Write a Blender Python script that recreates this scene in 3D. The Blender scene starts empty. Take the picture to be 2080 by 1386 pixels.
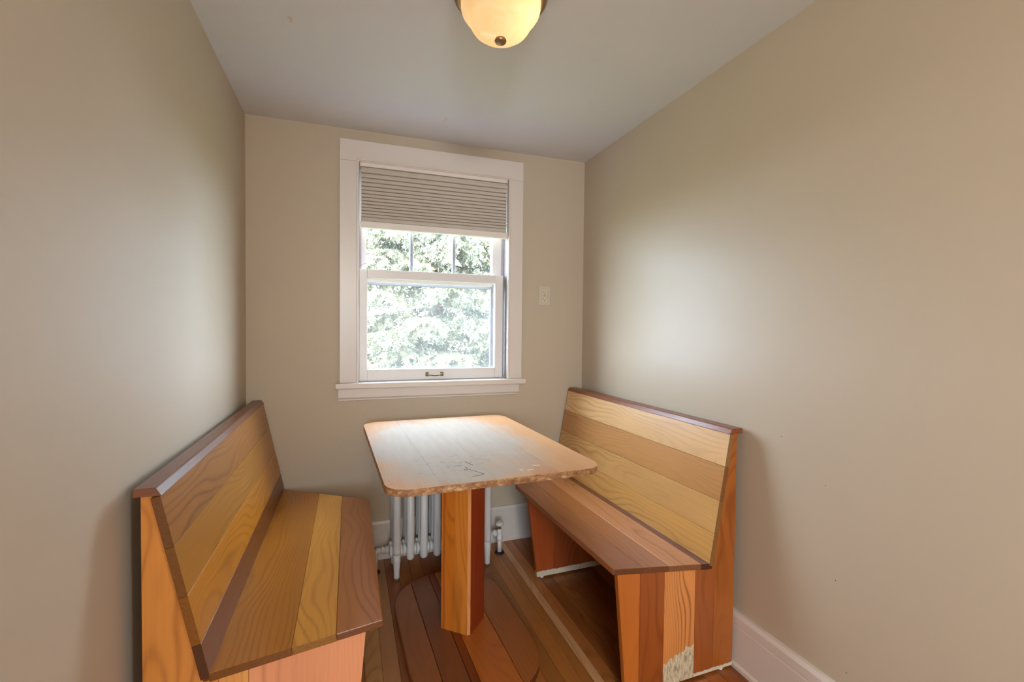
import bpy, bmesh, math, random
from mathutils import Matrix, Vector, noise

random.seed(7)
SC = bpy.context.scene
COL = SC.collection
Z = Vector((0, 0, 1))

# ------------------------------------------------------------------ camera
CAM_POS = Vector((0.4908, -2.6541, 1.2811))
YAW, PITCH, ROLL, FPX = 0.33786, -0.025358, 0.009886, 942.825
cam_d = bpy.data.cameras.new('camera')
cam = bpy.data.objects.new('camera', cam_d)
COL.objects.link(cam)
fwd = Vector((math.sin(YAW) * math.cos(PITCH), math.cos(YAW) * math.cos(PITCH), math.sin(PITCH)))
rgt = Vector((math.cos(YAW), -math.sin(YAW), 0))
upv = rgt.cross(fwd)
r2 = rgt * math.cos(ROLL) + upv * math.sin(ROLL)
u2 = -rgt * math.sin(ROLL) + upv * math.cos(ROLL)
cam.matrix_world = Matrix(((r2.x, u2.x, -fwd.x, CAM_POS.x), (r2.y, u2.y, -fwd.y, CAM_POS.y),
                           (r2.z, u2.z, -fwd.z, CAM_POS.z), (0, 0, 0, 1)))
cam_d.sensor_width = 36
cam_d.lens = FPX / 2080 * 36
cam_d.clip_start = 0.02
SC.camera = cam

# ------------------------------------------------------------------ world, sun, portals, fill, exposure
SKY = 30.0
world = bpy.data.worlds.new('sky')
world.use_nodes = True
bg = world.node_tree.nodes['Background']
bg.inputs['Color'].default_value = (0.64, 0.81, 1.0, 1)
bg.inputs['Strength'].default_value = SKY
SC.world = world

sun_d = bpy.data.lights.new('sun', 'SUN')
sun_d.energy = 40.0
sun_d.angle = math.radians(1.5)
sun_d.color = (1.0, 0.95, 0.86)
sun = bpy.data.objects.new('sun', sun_d)
sun.rotation_euler = Vector((0.35, 0.62, -0.72)).to_track_quat('-Z', 'Y').to_euler()
COL.objects.link(sun)

# daylight portal in the window opening (sampling aid only, gives no light of its own)
por_d = bpy.data.lights.new('window_portal', 'AREA')
por_d.shape = 'RECTANGLE'
por_d.size, por_d.size_y = 0.86, 1.2
por_d.cycles.is_portal = True
por = bpy.data.objects.new('window_portal', por_d)
por.location = (0.955, 0.21, 1.58)
por.rotation_euler = Vector((0, -1, 0)).to_track_quat('-Z', 'Z').to_euler()
COL.objects.link(por)

# kitchen behind the camera: two openings (portals) and a point light, added for fill
for px_ in (-0.3, 4.1):
    po2_d = bpy.data.lights.new('kitchen_portal', 'AREA')
    po2_d.shape = 'RECTANGLE'
    po2_d.size, po2_d.size_y = 1.5, 1.16
    po2_d.cycles.is_portal = True
    po2 = bpy.data.objects.new('kitchen_portal', po2_d)
    po2.location = (px_, -6.42, 1.55)
    po2.rotation_euler = Vector((0, 1, 0)).to_track_quat('-Z', 'Z').to_euler()
    COL.objects.link(po2)
kit_d = bpy.data.lights.new('kitchen_fill', 'POINT')
kit_d.shadow_soft_size = 0.2
kit_d.energy = 98
kit_d.color = (1.0, 0.88, 0.68)
kit = bpy.data.objects.new('kitchen_fill', kit_d)
kit.location = (0.45, -4.6, 1.9)
COL.objects.link(kit)
CY_ = SC.cycles
CY_.max_bounces, CY_.diffuse_bounces, CY_.glossy_bounces = 5, 3, 3
CY_.transmission_bounces, CY_.transparent_max_bounces = 3, 8
CY_.adaptive_threshold = 0.03
CY_.caustics_reflective = CY_.caustics_refractive = False

SC.view_settings.view_transform = 'Standard'
SC.view_settings.look = 'None'
SC.view_settings.gamma = 1.0
SC.view_settings.use_curve_mapping = False
SC.view_settings.exposure = 0.10

# ------------------------------------------------------------------ helpers
WM = {}


def srgb(r, g, b):
    def f(c):
        c /= 255.0
        return c / 12.92 if c <= 0.04045 else ((c + 0.055) / 1.055) ** 2.4
    return (f(r), f(g), f(b), 1.0)


def link(o, parent=None, M=None):
    M = M or Matrix.Identity(4)
    COL.objects.link(o)
    WM[o.name] = M.copy()
    if parent is not None:
        o.parent = parent
        o.matrix_local = WM[parent.name].inverted() @ M
    else:
        o.matrix_world = M
    return o


def tag(o, label=None, cat=None, group=None, kind=None):
    if label: o['label'] = label
    if cat: o['category'] = cat
    if group: o['group'] = group
    if kind: o['kind'] = kind
    return o


def empty(name, loc=(0, 0, 0), parent=None, M=None):
    o = bpy.data.objects.new(name, None)
    o.empty_display_size = 0.05
    return link(o, parent, M or Matrix.Translation(Vector(loc)))


def frame(o, ex, ey):
    ex = Vector(ex).normalized(); ey = Vector(ey)
    ey = (ey - ex * ey.dot(ex)).normalized()
    ez = ex.cross(ey)
    o = Vector(o)
    return Matrix(((ex.x, ey.x, ez.x, o.x), (ex.y, ey.y, ez.y, o.y), (ex.z, ey.z, ez.z, o.z), (0, 0, 0, 1)))


def from_bm(name, bm, mat, parent=None, M=None, smooth=False, color=None, label=None):
    bmesh.ops.recalc_face_normals(bm, faces=bm.faces)
    me = bpy.data.meshes.new(name)
    bm.to_mesh(me); bm.free()
    for m in (mat if isinstance(mat, (list, tuple)) else [mat]):
        me.materials.append(m)
    if smooth:
        me.polygons.foreach_set('use_smooth', [len(p.vertices) <= 4 for p in me.polygons])
    o = bpy.data.objects.new(name, me)
    if color: o.color = color
    if label: o['label'] = label
    return link(o, parent, M)


def bevel(bm, w, seg=1):
    if w > 0:
        bmesh.ops.bevel(bm, geom=list(bm.edges), offset=w, segments=seg, affect='EDGES', profile=0.5, clamp_overlap=True)


def slab_bm(poly, t, bev=0.0, seg=1):
    """polygon in local xy (x = grain), extruded from z=0 to z=t"""
    bm = bmesh.new()
    a = [bm.verts.new((p[0], p[1], 0)) for p in poly]
    b = [bm.verts.new((p[0], p[1], t)) for p in poly]
    bm.faces.new(a); bm.faces.new(list(reversed(b)))
    n = len(poly)
    for i in range(n):
        bm.faces.new((a[i], a[(i + 1) % n], b[(i + 1) % n], b[i]))
    bmesh.ops.recalc_face_normals(bm, faces=bm.faces)
    bevel(bm, bev, seg)
    return bm


def slab(name, poly, t, M, mat, parent, color=None, bev=0.0012, seg=1, label=None):
    return from_bm(name, slab_bm(poly, t, bev, seg), mat, parent, M, color=color, label=label)


def board(name, poly, t, M, mat, parent, color, bev=0.0012, seg=1):
    """slab whose origin sits at its own lower edge, with darker end grain"""
    y0 = min(p[1] for p in poly)
    bm = slab_bm([(p[0], p[1] - y0) for p in poly], t, bev, seg)
    for f in bm.faces:
        f.normal_update()
        f.material_index = 1 if abs(f.normal.x) > 0.6 else 0
    return from_bm(name, bm, [mat, M_END], parent, M @ Matrix.Translation((0, y0, 0)), color=color)


def rod(name, poly, L, M, mat, parent, color=None, bev=0.001, seg=1, label=None):
    """polygon in local yz, extruded along local x (grain) from 0 to L"""
    bm = slab_bm([(0, 0)] * 0 or [(p[0], p[1]) for p in poly], L, bev, seg)
    bmesh.ops.transform(bm, matrix=Matrix(((0, 0, 1, 0), (1, 0, 0, 0), (0, 1, 0, 0), (0, 0, 0, 1))), verts=bm.verts)
    return from_bm(name, bm, mat, parent, M, color=color, label=label)


def box_bm(bm, x0, x1, y0, y1, z0, z1):
    v = [bm.verts.new((x, y, z)) for z in (z0, z1) for y in (y0, y1) for x in (x0, x1)]
    for f in ((0, 1, 3, 2), (4, 6, 7, 5), (0, 4, 5, 1), (2, 3, 7, 6), (0, 2, 6, 4), (1, 5, 7, 3)):
        bm.faces.new([v[i] for i in f])


def box(name, x0, x1, y0, y1, z0, z1, mat, parent=None, bev=0.0, seg=1, color=None, label=None):
    """world-space box, origin at its centre"""
    c = Vector(((x0 + x1) / 2, (y0 + y1) / 2, (z0 + z1) / 2))
    bm = bmesh.new()
    box_bm(bm, x0 - c.x, x1 - c.x, y0 - c.y, y1 - c.y, z0 - c.z, z1 - c.z)
    bmesh.ops.recalc_face_normals(bm, faces=bm.faces)
    bevel(bm, bev, seg)
    return from_bm(name, bm, mat, parent, Matrix.Translation(c), color=color, label=label)


def lathe_bm(bm, prof, n=48, M=None, cap=False):
    """profile of (r, z), revolved about z"""
    rings = []
    for r, z in prof:
        if r < 1e-6:
            rings.append([bm.verts.new((0, 0, z))])
        else:
            rings.append([bm.verts.new((r * math.cos(2 * math.pi * k / n), r * math.sin(2 * math.pi * k / n), z)) for k in range(n)])
    for a, b in zip(rings, rings[1:]):
        for k in range(n):
            k2 = (k + 1) % n
            if len(a) == 1 and len(b) == 1: continue
            if len(a) == 1: bm.faces.new((a[0], b[k], b[k2]))
            elif len(b) == 1: bm.faces.new((a[k], a[k2], b[0]))
            else: bm.faces.new((a[k], a[k2], b[k2], b[k]))
    if M is not None:
        bmesh.ops.transform(bm, matrix=M, verts=[v for r in rings for v in r])


def lathe(name, prof, loc, mat, parent=None, n=48, axis=None, smooth=True, label=None):
    bm = bmesh.new()
    lathe_bm(bm, prof, n)
    M = Matrix.Translation(Vector(loc))
    if axis is not None:
        M = M @ Vector(axis).to_track_quat('Z', 'Y').to_matrix().to_4x4()
    return from_bm(name, bm, mat, parent, M, smooth=smooth, label=label)


def tube_bm(bm, pts, rad, n=10, caps=True):
    pts = [Vector(p) for p in pts]
    rads = rad if isinstance(rad, (list, tuple)) else [rad] * len(pts)
    rings, prev = [], None
    for i, p in enumerate(pts):
        d = (pts[min(i + 1, len(pts) - 1)] - pts[max(i - 1, 0)]).normalized()
        if prev is None:
            ref = Vector((0, 0, 1)) if abs(d.z) < 0.9 else Vector((1, 0, 0))
            a = d.cross(ref).normalized()
        else:
            a = (prev - d * prev.dot(d)).normalized()
        prev = a
        b = d.cross(a)
        rings.append([bm.verts.new(p + (a * math.cos(2 * math.pi * k / n) + b * math.sin(2 * math.pi * k / n)) * rads[i]) for k in range(n)])
    for r, s in zip(rings, rings[1:]):
        for k in range(n):
            bm.faces.new((r[k], r[(k + 1) % n], s[(k + 1) % n], s[k]))
    if caps:
        bm.faces.new(rings[0]); bm.faces.new(list(reversed(rings[-1])))


def tube(name, pts, rad, mat, parent=None, n=10, color=None, label=None):
    c = Vector(pts[0])
    bm = bmesh.new()
    tube_bm(bm, [Vector(p) - c for p in pts], rad, n)
    return from_bm(name, bm, mat, parent, Matrix.Translation(c), smooth=True, color=color, label=label)


def clip(poly, axis, lo, hi):
    for sgn, lim in ((1, lo), (-1, -hi)):
        out = []
        for i in range(len(poly)):
            p, q = poly[i], poly[(i + 1) % len(poly)]
            a, b = sgn * p[axis] - lim, sgn * q[axis] - lim
            if a >= 0: out.append(p)
            if (a >= 0) != (b >= 0):
                t = a / (a - b)
                out.append((p[0] + t * (q[0] - p[0]), p[1] + t * (q[1] - p[1])))
        poly = out
    cl = []
    for p in poly:
        if not cl or math.hypot(p[0] - cl[-1][0], p[1] - cl[-1][1]) > 1e-5: cl.append(p)
    if len(cl) > 1 and math.hypot(cl[0][0] - cl[-1][0], cl[0][1] - cl[-1][1]) < 1e-5: cl.pop()
    return cl


def round_rect(hx, hy, r, n=8):
    p = []
    for cx, cy, a0 in ((hx - r, hy - r, 0), (-hx + r, hy - r, 90), (-hx + r, -hy + r, 180), (hx - r, -hy + r, 270)):
        for k in range(n + 1):
            a = math.radians(a0 + 90 * k / n)
            p.append((cx + r * math.cos(a), cy + r * math.sin(a)))
    return p


# ------------------------------------------------------------------ materials
class NT:
    def __init__(self, name):
        self.m = bpy.data.materials.new(name)
        self.m.use_nodes = True
        self.t = self.m.node_tree
        self.bsdf = self.t.nodes['Principled BSDF']
        self.out = self.t.nodes['Material Output']

    def n(self, typ, **kw):
        nd = self.t.nodes.new(typ)
        for k, v in kw.items():
            if k.startswith('i_'):
                nd.inputs[k[2:].replace('_', ' ')].default_value = v
            else:
                setattr(nd, k, v)
        return nd

    def l(self, a, b):
        self.t.links.new(a, b)

    def math(self, op, a, b=None, c=None):
        nd = self.n('ShaderNodeMath', operation=op)
        for i, x in enumerate((a, b, c)):
            if x is None: continue
            if hasattr(x, 'node'): self.l(x, nd.inputs[i])
            else: nd.inputs[i].default_value = x
        return nd.outputs[0]

    def noise(self, vec, scale, detail=3, rough=0.5, dist=0.0):
        nd = self.n('ShaderNodeTexNoise')
        nd.inputs['Scale'].default_value = scale
        nd.inputs['Detail'].default_value = detail
        nd.inputs['Roughness'].default_value = rough
        nd.inputs['Distortion'].default_value = dist
        if vec is not None: self.l(vec, nd.inputs['Vector'])
        return nd.outputs['Fac']

    def mapping(self, vec, scale=(1, 1, 1), loc=(0, 0, 0)):
        nd = self.n('ShaderNodeMapping')
        nd.inputs['Scale'].default_value = scale
        nd.inputs['Location'].default_value = loc
        self.l(vec, nd.inputs['Vector'])
        return nd.outputs[0]

    def ramp(self, fac, stops):
        nd = self.n('ShaderNodeValToRGB')
        e = nd.color_ramp.elements
        while len(e) < len(stops): e.new(0.5)
        for x, (p, c) in zip(e, stops):
            x.position = p; x.color = c if len(c) == 4 else (*c, 1)
        self.l(fac, nd.inputs[0])
        return nd.outputs[0]

    def mix(self, fac, a, b, mode='MIX'):
        nd = self.n('ShaderNodeMix', data_type='RGBA', blend_type=mode)
        for sock, x in ((nd.inputs[0], fac), (nd.inputs[6], a), (nd.inputs[7], b)):
            if hasattr(x, 'node'): self.l(x, sock)
            else: sock.default_value = x
        return nd.outputs[2]

    def bump(self, h, strength=0.1, dist=0.01):
        nd = self.n('ShaderNodeBump')
        nd.inputs['Strength'].default_value = strength
        nd.inputs['Distance'].default_value = dist
        self.l(h, nd.inputs['Height'])
        self.l(nd.outputs[0], self.bsdf.inputs['Normal'])


def plain(name, col, rough=0.5, metal=0.0, spec=0.5, bump=0.0, bscale=60, var=0.0):
    t = NT(name)
    t.bsdf.inputs['Base Color'].default_value = col
    t.bsdf.inputs['Roughness'].default_value = rough
    t.bsdf.inputs['Metallic'].default_value = metal
    t.bsdf.inputs['Specular IOR Level'].default_value = spec
    tc = t.n('ShaderNodeTexCoord').outputs['Object']
    if var:
        nz = t.noise(tc, bscale * 0.1, 4)
        c2 = tuple(c * (1 - var) for c in col[:3]) + (1,)
        t.l(t.mix(nz, col, c2), t.bsdf.inputs['Base Color'])
    if bump:
        t.bump(t.noise(tc, bscale, 4), bump, 0.004)
    return t.m


def wood(name, rough=0.3, figure=0.5, grain=0.35, coat=0.0, worn=None, scratch=0.0, plank_rand=True, spec=0.5):
    """board wood: x of the object is the grain; object colour is the board's own tone"""
    t = NT(name)
    oi = t.n('ShaderNodeObjectInfo')
    tc = t.n('ShaderNodeTexCoord').outputs['Object']
    cmb = t.n('ShaderNodeCombineXYZ')
    for i, k in enumerate((37.1, 0.11, 0.09)):
        t.l(t.math('MULTIPLY', oi.outputs['Random'], k), cmb.inputs[i])
    va = t.n('ShaderNodeVectorMath', operation='ADD')
    t.l(tc, va.inputs[0]); t.l(cmb.outputs[0], va.inputs[1])
    v = va.outputs[0]
    # cathedral figure: distorted growth rings about an axis slightly below the face
    vm = t.mapping(v, (0.35, 1.0, 1.0), (0, -0.06, 0.10))
    big = t.noise(vm, 3.2, 2, 0.5)
    sep = t.n('ShaderNodeSeparateXYZ'); t.l(vm, sep.inputs[0])
    yy = t.math('POWER', sep.outputs[1], 2.0)
    zz = t.math('POWER', sep.outputs[2], 2.0)
    rad = t.math('SQRT', t.math('ADD', yy, zz))
    rad = t.math('ADD', rad, t.math('MULTIPLY', big, 0.16))
    ring = t.math('SINE', t.math('MULTIPLY', rad, 620.0))
    ring = t.math('POWER', t.math('ADD', t.math('MULTIPLY', ring, 0.5), 0.5), 3.5)
    ring = t.math('MULTIPLY', ring, t.ramp(t.noise(t.mapping(v, (0.8, 6.0, 6.0)), 1.3, 1), [(0.35, (0.12, 0.12, 0.12)), (0.62, (1, 1, 1))]))
    fine = t.noise(t.mapping(v, (5.0, 170.0, 170.0)), 1.0, 3, 0.6)
    blotch = t.noise(t.mapping(v, (1.2, 5.0, 5.0)), 1.0, 3, 0.55)
    f = t.math('MULTIPLY', ring, figure)
    f = t.math('ADD', f, t.math('MULTIPLY', fine, grain))
    f = t.math('ADD', f, t.math('MULTIPLY', t.math('SUBTRACT', blotch, 0.5), 0.8))
    tone = t.ramp(f, [(0.0, (1.16, 1.13, 1.08)), (0.45, (0.92, 0.86, 0.78)), (1.0, (0.50, 0.38, 0.28))])
    col = t.mix(1.0, oi.outputs['Color'], tone, 'MULTIPLY')
    rsock = None
    if worn:
        col, rsock = worn(t, tc, col)
    t.l(col, t.bsdf.inputs['Base Color'])
    if rsock is not None:
        t.l(rsock, t.bsdf.inputs['Roughness'])
    else:
        t.l(t.math('ADD', t.math('MULTIPLY', blotch, 0.14), rough - 0.07), t.bsdf.inputs['Roughness'])
    t.bsdf.inputs['Specular IOR Level'].default_value = spec
    t.bsdf.inputs['Coat Weight'].default_value = coat
    t.bsdf.inputs['Coat Roughness'].default_value = 0.22
    return t.m


def worn_foot(t, tc, col, lim=0.013):
    """bare, greyed wood along the lowest edge of an end board (x = height)"""
    sep = t.n('ShaderNodeSeparateXYZ'); t.l(tc, sep.inputs[0])
    nz = t.noise(t.mapping(tc, (20, 60, 60)), 1.0, 3)
    h = t.math('ADD', sep.outputs[0], t.math('MULTIPLY', t.math('SUBTRACT', nz, 0.5), 0.018))
    m = t.math('LESS_THAN', h, lim)
    return t.mix(m, col, srgb(205, 190, 165)), t.math('ADD', t.math('MULTIPLY', m, 0.35), 0.33)


def worn_patch(t, tc, col):
    """board whose lower end has lost its varnish"""
    sep = t.n('ShaderNodeSeparateXYZ'); t.l(tc, sep.inputs[0])
    nz = t.noise(t.mapping(tc, (9, 45, 45)), 1.0, 4, 0.65)
    slope = t.math('MULTIPLY', sep.outputs[1], 0.30)
    h = t.math('ADD', t.math('ADD', sep.outputs[0], slope), t.math('MULTIPLY', t.math('SUBTRACT', nz, 0.5), 0.07))
    m = t.math('LESS_THAN', h, 0.125)
    grey = t.ramp(t.noise(t.mapping(tc, (30, 90, 90)), 1.0, 4, 0.7), [(0.3, srgb(120, 105, 80)[:3]), (0.55, srgb(205, 185, 150)[:3]), (0.75, srgb(222, 212, 190)[:3])])
    m2 = t.math('MULTIPLY', m, t.math('GREATER_THAN', t.noise(t.mapping(tc, (14, 50, 50)), 1.0, 3), 0.28))
    return t.mix(m2, col, grey), t.math('ADD', t.math('MULTIPLY', m2, 0.35), 0.33)


def worn_table(t, tc, col):
    """varnish rubbed off the middle of the top, leaving pale grey bare wood, a few dark scuffs"""
    geo = t.n('ShaderNodeNewGeometry')
    w = geo.outputs['Position']
    sep = t.n('ShaderNodeSeparateXYZ'); t.l(w, sep.inputs[0])
    # elongated bare oval over the diner's side of the top
    dx = t.math('DIVIDE', t.math('SUBTRACT', sep.outputs[0], 0.86), 0.42)
    dy = t.math('DIVIDE', t.math('SUBTRACT', sep.outputs[1], -0.72), 0.68)
    d = t.math('ADD', t.math('POWER', dx, 2.0), t.math('POWER', dy, 2.0))
    nz = t.noise(w, 4.0, 5, 0.6)
    nz2 = t.noise(t.mapping(w, (40, 6, 6)), 1.0, 3)
    d = t.math('ADD', d, t.math('MULTIPLY', t.math('SUBTRACT', nz, 0.5), 1.3))
    d = t.math('ADD', d, t.math('MULTIPLY', t.math('SUBTRACT', nz2, 0.5), 0.5))
    m = t.ramp(d, [(0.35, (1, 1, 1)), (1.0, (0, 0, 0))])
    bare = t.mix(nz2, srgb(198, 183, 168), srgb(180, 163, 146))
    c = t.mix(m, col, bare)
    # dark scuffs
    sx = t.math('DIVIDE', t.math('SUBTRACT', sep.outputs[0], 0.86), 0.22)
    sy = t.math('DIVIDE', t.math('SUBTRACT', sep.outputs[1], -1.02), 0.16)
    sd = t.math('ADD', t.math('POWER', sx, 2.0), t.math('POWER', sy, 2.0))
    near = t.ramp(sd, [(0.1, (1, 1, 1)), (1.0, (0, 0, 0))])
    sc = t.noise(t.mapping(w, (22, 50, 22)), 1.0, 4, 0.7, 1.0)
    scm = t.math('MULTIPLY', t.ramp(sc, [(0.56, (0, 0, 0)), (0.64, (1, 1, 1))]), near)
    c = t.mix(t.math('MULTIPLY', scm, 0.5), c, srgb(110, 96, 82))
    return c, t.math('ADD', t.math('MULTIPLY', m, 0.10), 0.46)


def worn_base(t, tc, col):
    nz = t.noise(t.mapping(tc, (7, 26, 26)), 1.0, 5, 0.7)
    m = t.math('MULTIPLY', t.ramp(nz, [(0.66, (0, 0, 0)), (0.76, (1, 1, 1))]), 0.35)
    return t.mix(m, col, srgb(170, 135, 100)), t.math('ADD', t.math('MULTIPLY', nz, 0.25), 0.22)


M_BENCH = wood('varnished_fir', rough=0.32, figure=0.46, grain=0.42)
M_FOOT = wood('varnished_fir_worn_foot', figure=0.5, grain=0.42, worn=worn_foot)
M_FOOT2 = wood('varnished_fir_bare_foot', figure=0.5, grain=0.42, worn=lambda t, tc, col: worn_foot(t, tc, col, 0.028))
M_PATCH = wood('varnished_fir_bare_end', figure=0.85, grain=0.3, worn=worn_patch)
M_TABLE = wood('worn_table_wood', figure=0.25, grain=0.35, worn=worn_table, spec=0.12)
M_BASE = wood('scuffed_base_wood', figure=0.3, grain=0.35, worn=worn_base)
M_FLOOR = wood('oak_floor', rough=0.30, figure=0.45, grain=0.5)


def make_edge_mat():
    t = NT('rough_sawn_edge')
    tc = t.n('ShaderNodeTexCoord').outputs['Object']
    nz = t.noise(t.mapping(tc, (30, 30, 60)), 1.0, 5, 0.7)
    t.l(t.ramp(nz, [(0.3, srgb(95, 58, 28)[:3]), (0.5, srgb(150, 104, 62)[:3]), (0.68, srgb(196, 160, 118)[:3])]), t.bsdf.inputs['Base Color'])
    t.bsdf.inputs['Roughness'].default_value = 0.6
    t.bump(nz, 0.3, 0.003)
    return t.m


M_EDGE = make_edge_mat()


def make_end_grain():
    t = NT('end_grain')
    oi = t.n('ShaderNodeObjectInfo')
    tc = t.n('ShaderNodeTexCoord').outputs['Object']
    nz = t.noise(tc, 160, 3)
    t.l(t.mix(1.0, oi.outputs['Color'], t.ramp(nz, [(0.3, (0.30, 0.24, 0.20)), (0.7, (0.44, 0.36, 0.30))]), 'MULTIPLY'), t.bsdf.inputs['Base Color'])
    t.bsdf.inputs['Roughness'].default_value = 0.35
    return t.m


M_END = make_end_grain()


def make_wall_mat(name, col, rough, patch=None):
    t = NT(name)
    tc = t.n('ShaderNodeTexCoord').outputs['Object']
    n1 = t.noise(tc, 2.2, 2, 0.55)
    c2 = tuple(c * 0.95 for c in col[:3]) + (1,)
    t.l(t.mix(n1, col, c2), t.bsdf.inputs['Base Color'])
    t.bsdf.inputs['Roughness'].default_value = rough
    t.bsdf.inputs['Specular IOR Level'].default_value = 0.34
    h = t.noise(tc, 14, 1, 0.6)
    if patch:   # an old filled spot in the plaster
        geo = t.n('ShaderNodeNewGeometry')
        vd = t.n('ShaderNodeVectorMath', operation='DISTANCE')
        t.l(geo.outputs['Position'], vd.inputs[0]); vd.inputs[1].default_value = patch
        dd = t.math('ADD', vd.outputs['Value'], t.math('MULTIPLY', t.noise(tc, 14, 2), 0.05))
        h = t.math('ADD', h, t.math('MULTIPLY', t.ramp(dd, [(0.07, (1, 1, 1)), (0.10, (0, 0, 0))]), 0.5))
    t.bump(h, 0.11, 0.006)
    return t.m


WALLC = srgb(192, 174, 150)
M_WALL = make_wall_mat('beige_eggshell_paint', WALLC, 0.54)
M_WALLR = make_wall_mat('beige_eggshell_paint_patched', WALLC, 0.42, (1.9, -1.764, 1.879))
M_CEIL = make_wall_mat('ceiling_paint', srgb(224, 224, 228), 0.55)
M_TRIM = plain('white_gloss_trim', srgb(216, 203, 191), 0.32, bump=0.05, bscale=40)
M_SASH = plain('white_sash_paint', srgb(226, 218, 212), 0.35, bump=0.05, bscale=40)
M_JAMB = plain('jamb_paint', srgb(168, 162, 164), 0.45)
M_STORM = plain('storm_window_aluminium', srgb(128, 126, 136), 0.45)
M_MUNT = plain('muntin_backlit_paint', srgb(150, 146, 152), 0.4)  # sash white darkened, backlit shade put into the colour
M_RAD = plain('radiator_enamel', srgb(222, 216, 210), 0.35, bump=0.15, bscale=30, var=0.10)
M_RUST = plain('rusty_foot', srgb(120, 92, 70), 0.8, bump=0.4, bscale=90)
M_DARK = plain('dark_hole_ring', srgb(32, 28, 26), 0.7)
M_BRASS = plain('old_brass', srgb(120, 100, 66), 0.42, 0.9)
M_NICKEL = plain('brushed_bronze_pan', srgb(150, 122, 92), 0.38, 0.85)
M_PLATE = plain('outlet_plate_plastic', srgb(196, 182, 164), 0.35)
M_IVORY = plain('ivory_receptacle', srgb(214, 196, 160), 0.35)
M_SLOT = plain('slot_black', srgb(35, 28, 22), 0.7)
M_GLIDE = plain('white_plastic_glide', srgb(225, 220, 212), 0.4)
M_BLIND = plain('taupe_pleated_fabric', srgb(194, 181, 166), 0.9, spec=0.2)
M_BLINDRAIL = plain('shade_rail', srgb(226, 214, 202), 0.4)
M_CHIP = plain('white_chip', srgb(238, 228, 214), 0.6)
M_SCRATCH = plain('dark_scratch', srgb(92, 76, 62), 0.6)
M_CORD = plain('grey_cord', srgb(150, 142, 138), 0.6)
M_TRUNK = plain('spruce_bark', srgb(120, 96, 80), 0.9, bump=0.5, bscale=40, var=0.3)
M_LAWN = plain('lawn_green', srgb(96, 110, 66), 0.95, bump=0.4, bscale=120, var=0.3)


def make_glass(name, haze):
    t = NT(name)
    t.t.nodes.remove(t.bsdf)
    tr = t.n('ShaderNodeBsdfTransparent')
    tl = t.n('ShaderNodeBsdfTranslucent'); tl.inputs['Color'].default_value = (1, 0.98, 0.96, 1)
    gl = t.n('ShaderNodeBsdfGlossy'); gl.inputs['Roughness'].default_value = 0.02
    geo = t.n('ShaderNodeNewGeometry')
    veil = t.noise(geo.outputs['Position'], 7, 4, 0.6)
    f = t.math('MULTIPLY', t.math('ADD', t.math('MULTIPLY', veil, 0.8), 0.6), haze)  # white veil mixed into the glass for its milky reflected haze
    m1 = t.n('ShaderNodeMixShader'); t.l(f, m1.inputs[0]); t.l(tr.outputs[0], m1.inputs[1]); t.l(tl.outputs[0], m1.inputs[2])
    m2 = t.n('ShaderNodeMixShader'); m2.inputs[0].default_value = 0.035
    t.l(m1.outputs[0], m2.inputs[1]); t.l(gl.outputs[0], m2.inputs[2])
    t.l(m2.outputs[0], t.out.inputs['Surface'])
    return t.m


M_GLASS = make_glass('window_glass', 0.003)
M_HAZY = make_glass('hazy_window_glass', 0.009)


def make_lamp_glass():
    t = NT('alabaster_glass')
    t.t.nodes.remove(t.bsdf)
    geo = t.n('ShaderNodeNewGeometry')
    sw = t.noise(geo.outputs['Position'], 9, 4, 0.6, 2.5)
    colr = t.ramp(sw, [(0.35, (1.0, 0.60, 0.26)), (0.65, (1.0, 0.74, 0.42))])
    em = t.n('ShaderNodeEmission'); t.l(colr, em.inputs['Color']); em.inputs['Strength'].default_value = 0.42
    tl = t.n('ShaderNodeBsdfTranslucent'); tl.inputs['Color'].default_value = (0.66, 0.52, 0.34, 1)
    gl = t.n('ShaderNodeBsdfGlossy'); gl.inputs['Roughness'].default_value = 0.15
    m1 = t.n('ShaderNodeMixShader'); m1.inputs[0].default_value = 0.05
    t.l(tl.outputs[0], m1.inputs[1]); t.l(gl.outputs[0], m1.inputs[2])
    ad = t.n('ShaderNodeAddShader'); t.l(m1.outputs[0], ad.inputs[0]); t.l(em.outputs[0], ad.inputs[1])
    t.l(ad.outputs[0], t.out.inputs['Surface'])
    return t.m


M_LAMP = make_lamp_glass()


def make_needles():
    t = NT('spruce_needles')
    geo = t.n('ShaderNodeNewGeometry')
    rnd = geo.outputs['Random Per Island']
    nz = t.noise(geo.outputs['Position'], 3.0, 3)
    f = t.math('ADD', t.math('MULTIPLY', rnd, 0.5), t.math('MULTIPLY', nz, 0.5))
    t.l(t.ramp(f, [(0.2, srgb(78, 82, 64)[:3]), (0.5, srgb(112, 118, 98)[:3]), (0.75, srgb(146, 138, 108)[:3])]), t.bsdf.inputs['Base Color'])
    t.bsdf.inputs['Roughness'].default_value = 0.55
    return t.m


M_NEEDLE = make_needles()

# ------------------------------------------------------------------ room shell
W, H = 1.9, 2.342
YK0, YK1, XK0, XK1 = -3.35, -6.4, -1.2, 5.0     # kitchen behind the nook


def quadwall(name, boxes, mat):
    bm = bmesh.new()
    for b in boxes: box_bm(bm, *b)
    return tag(from_bm(name, bm, mat), kind='structure')


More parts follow.
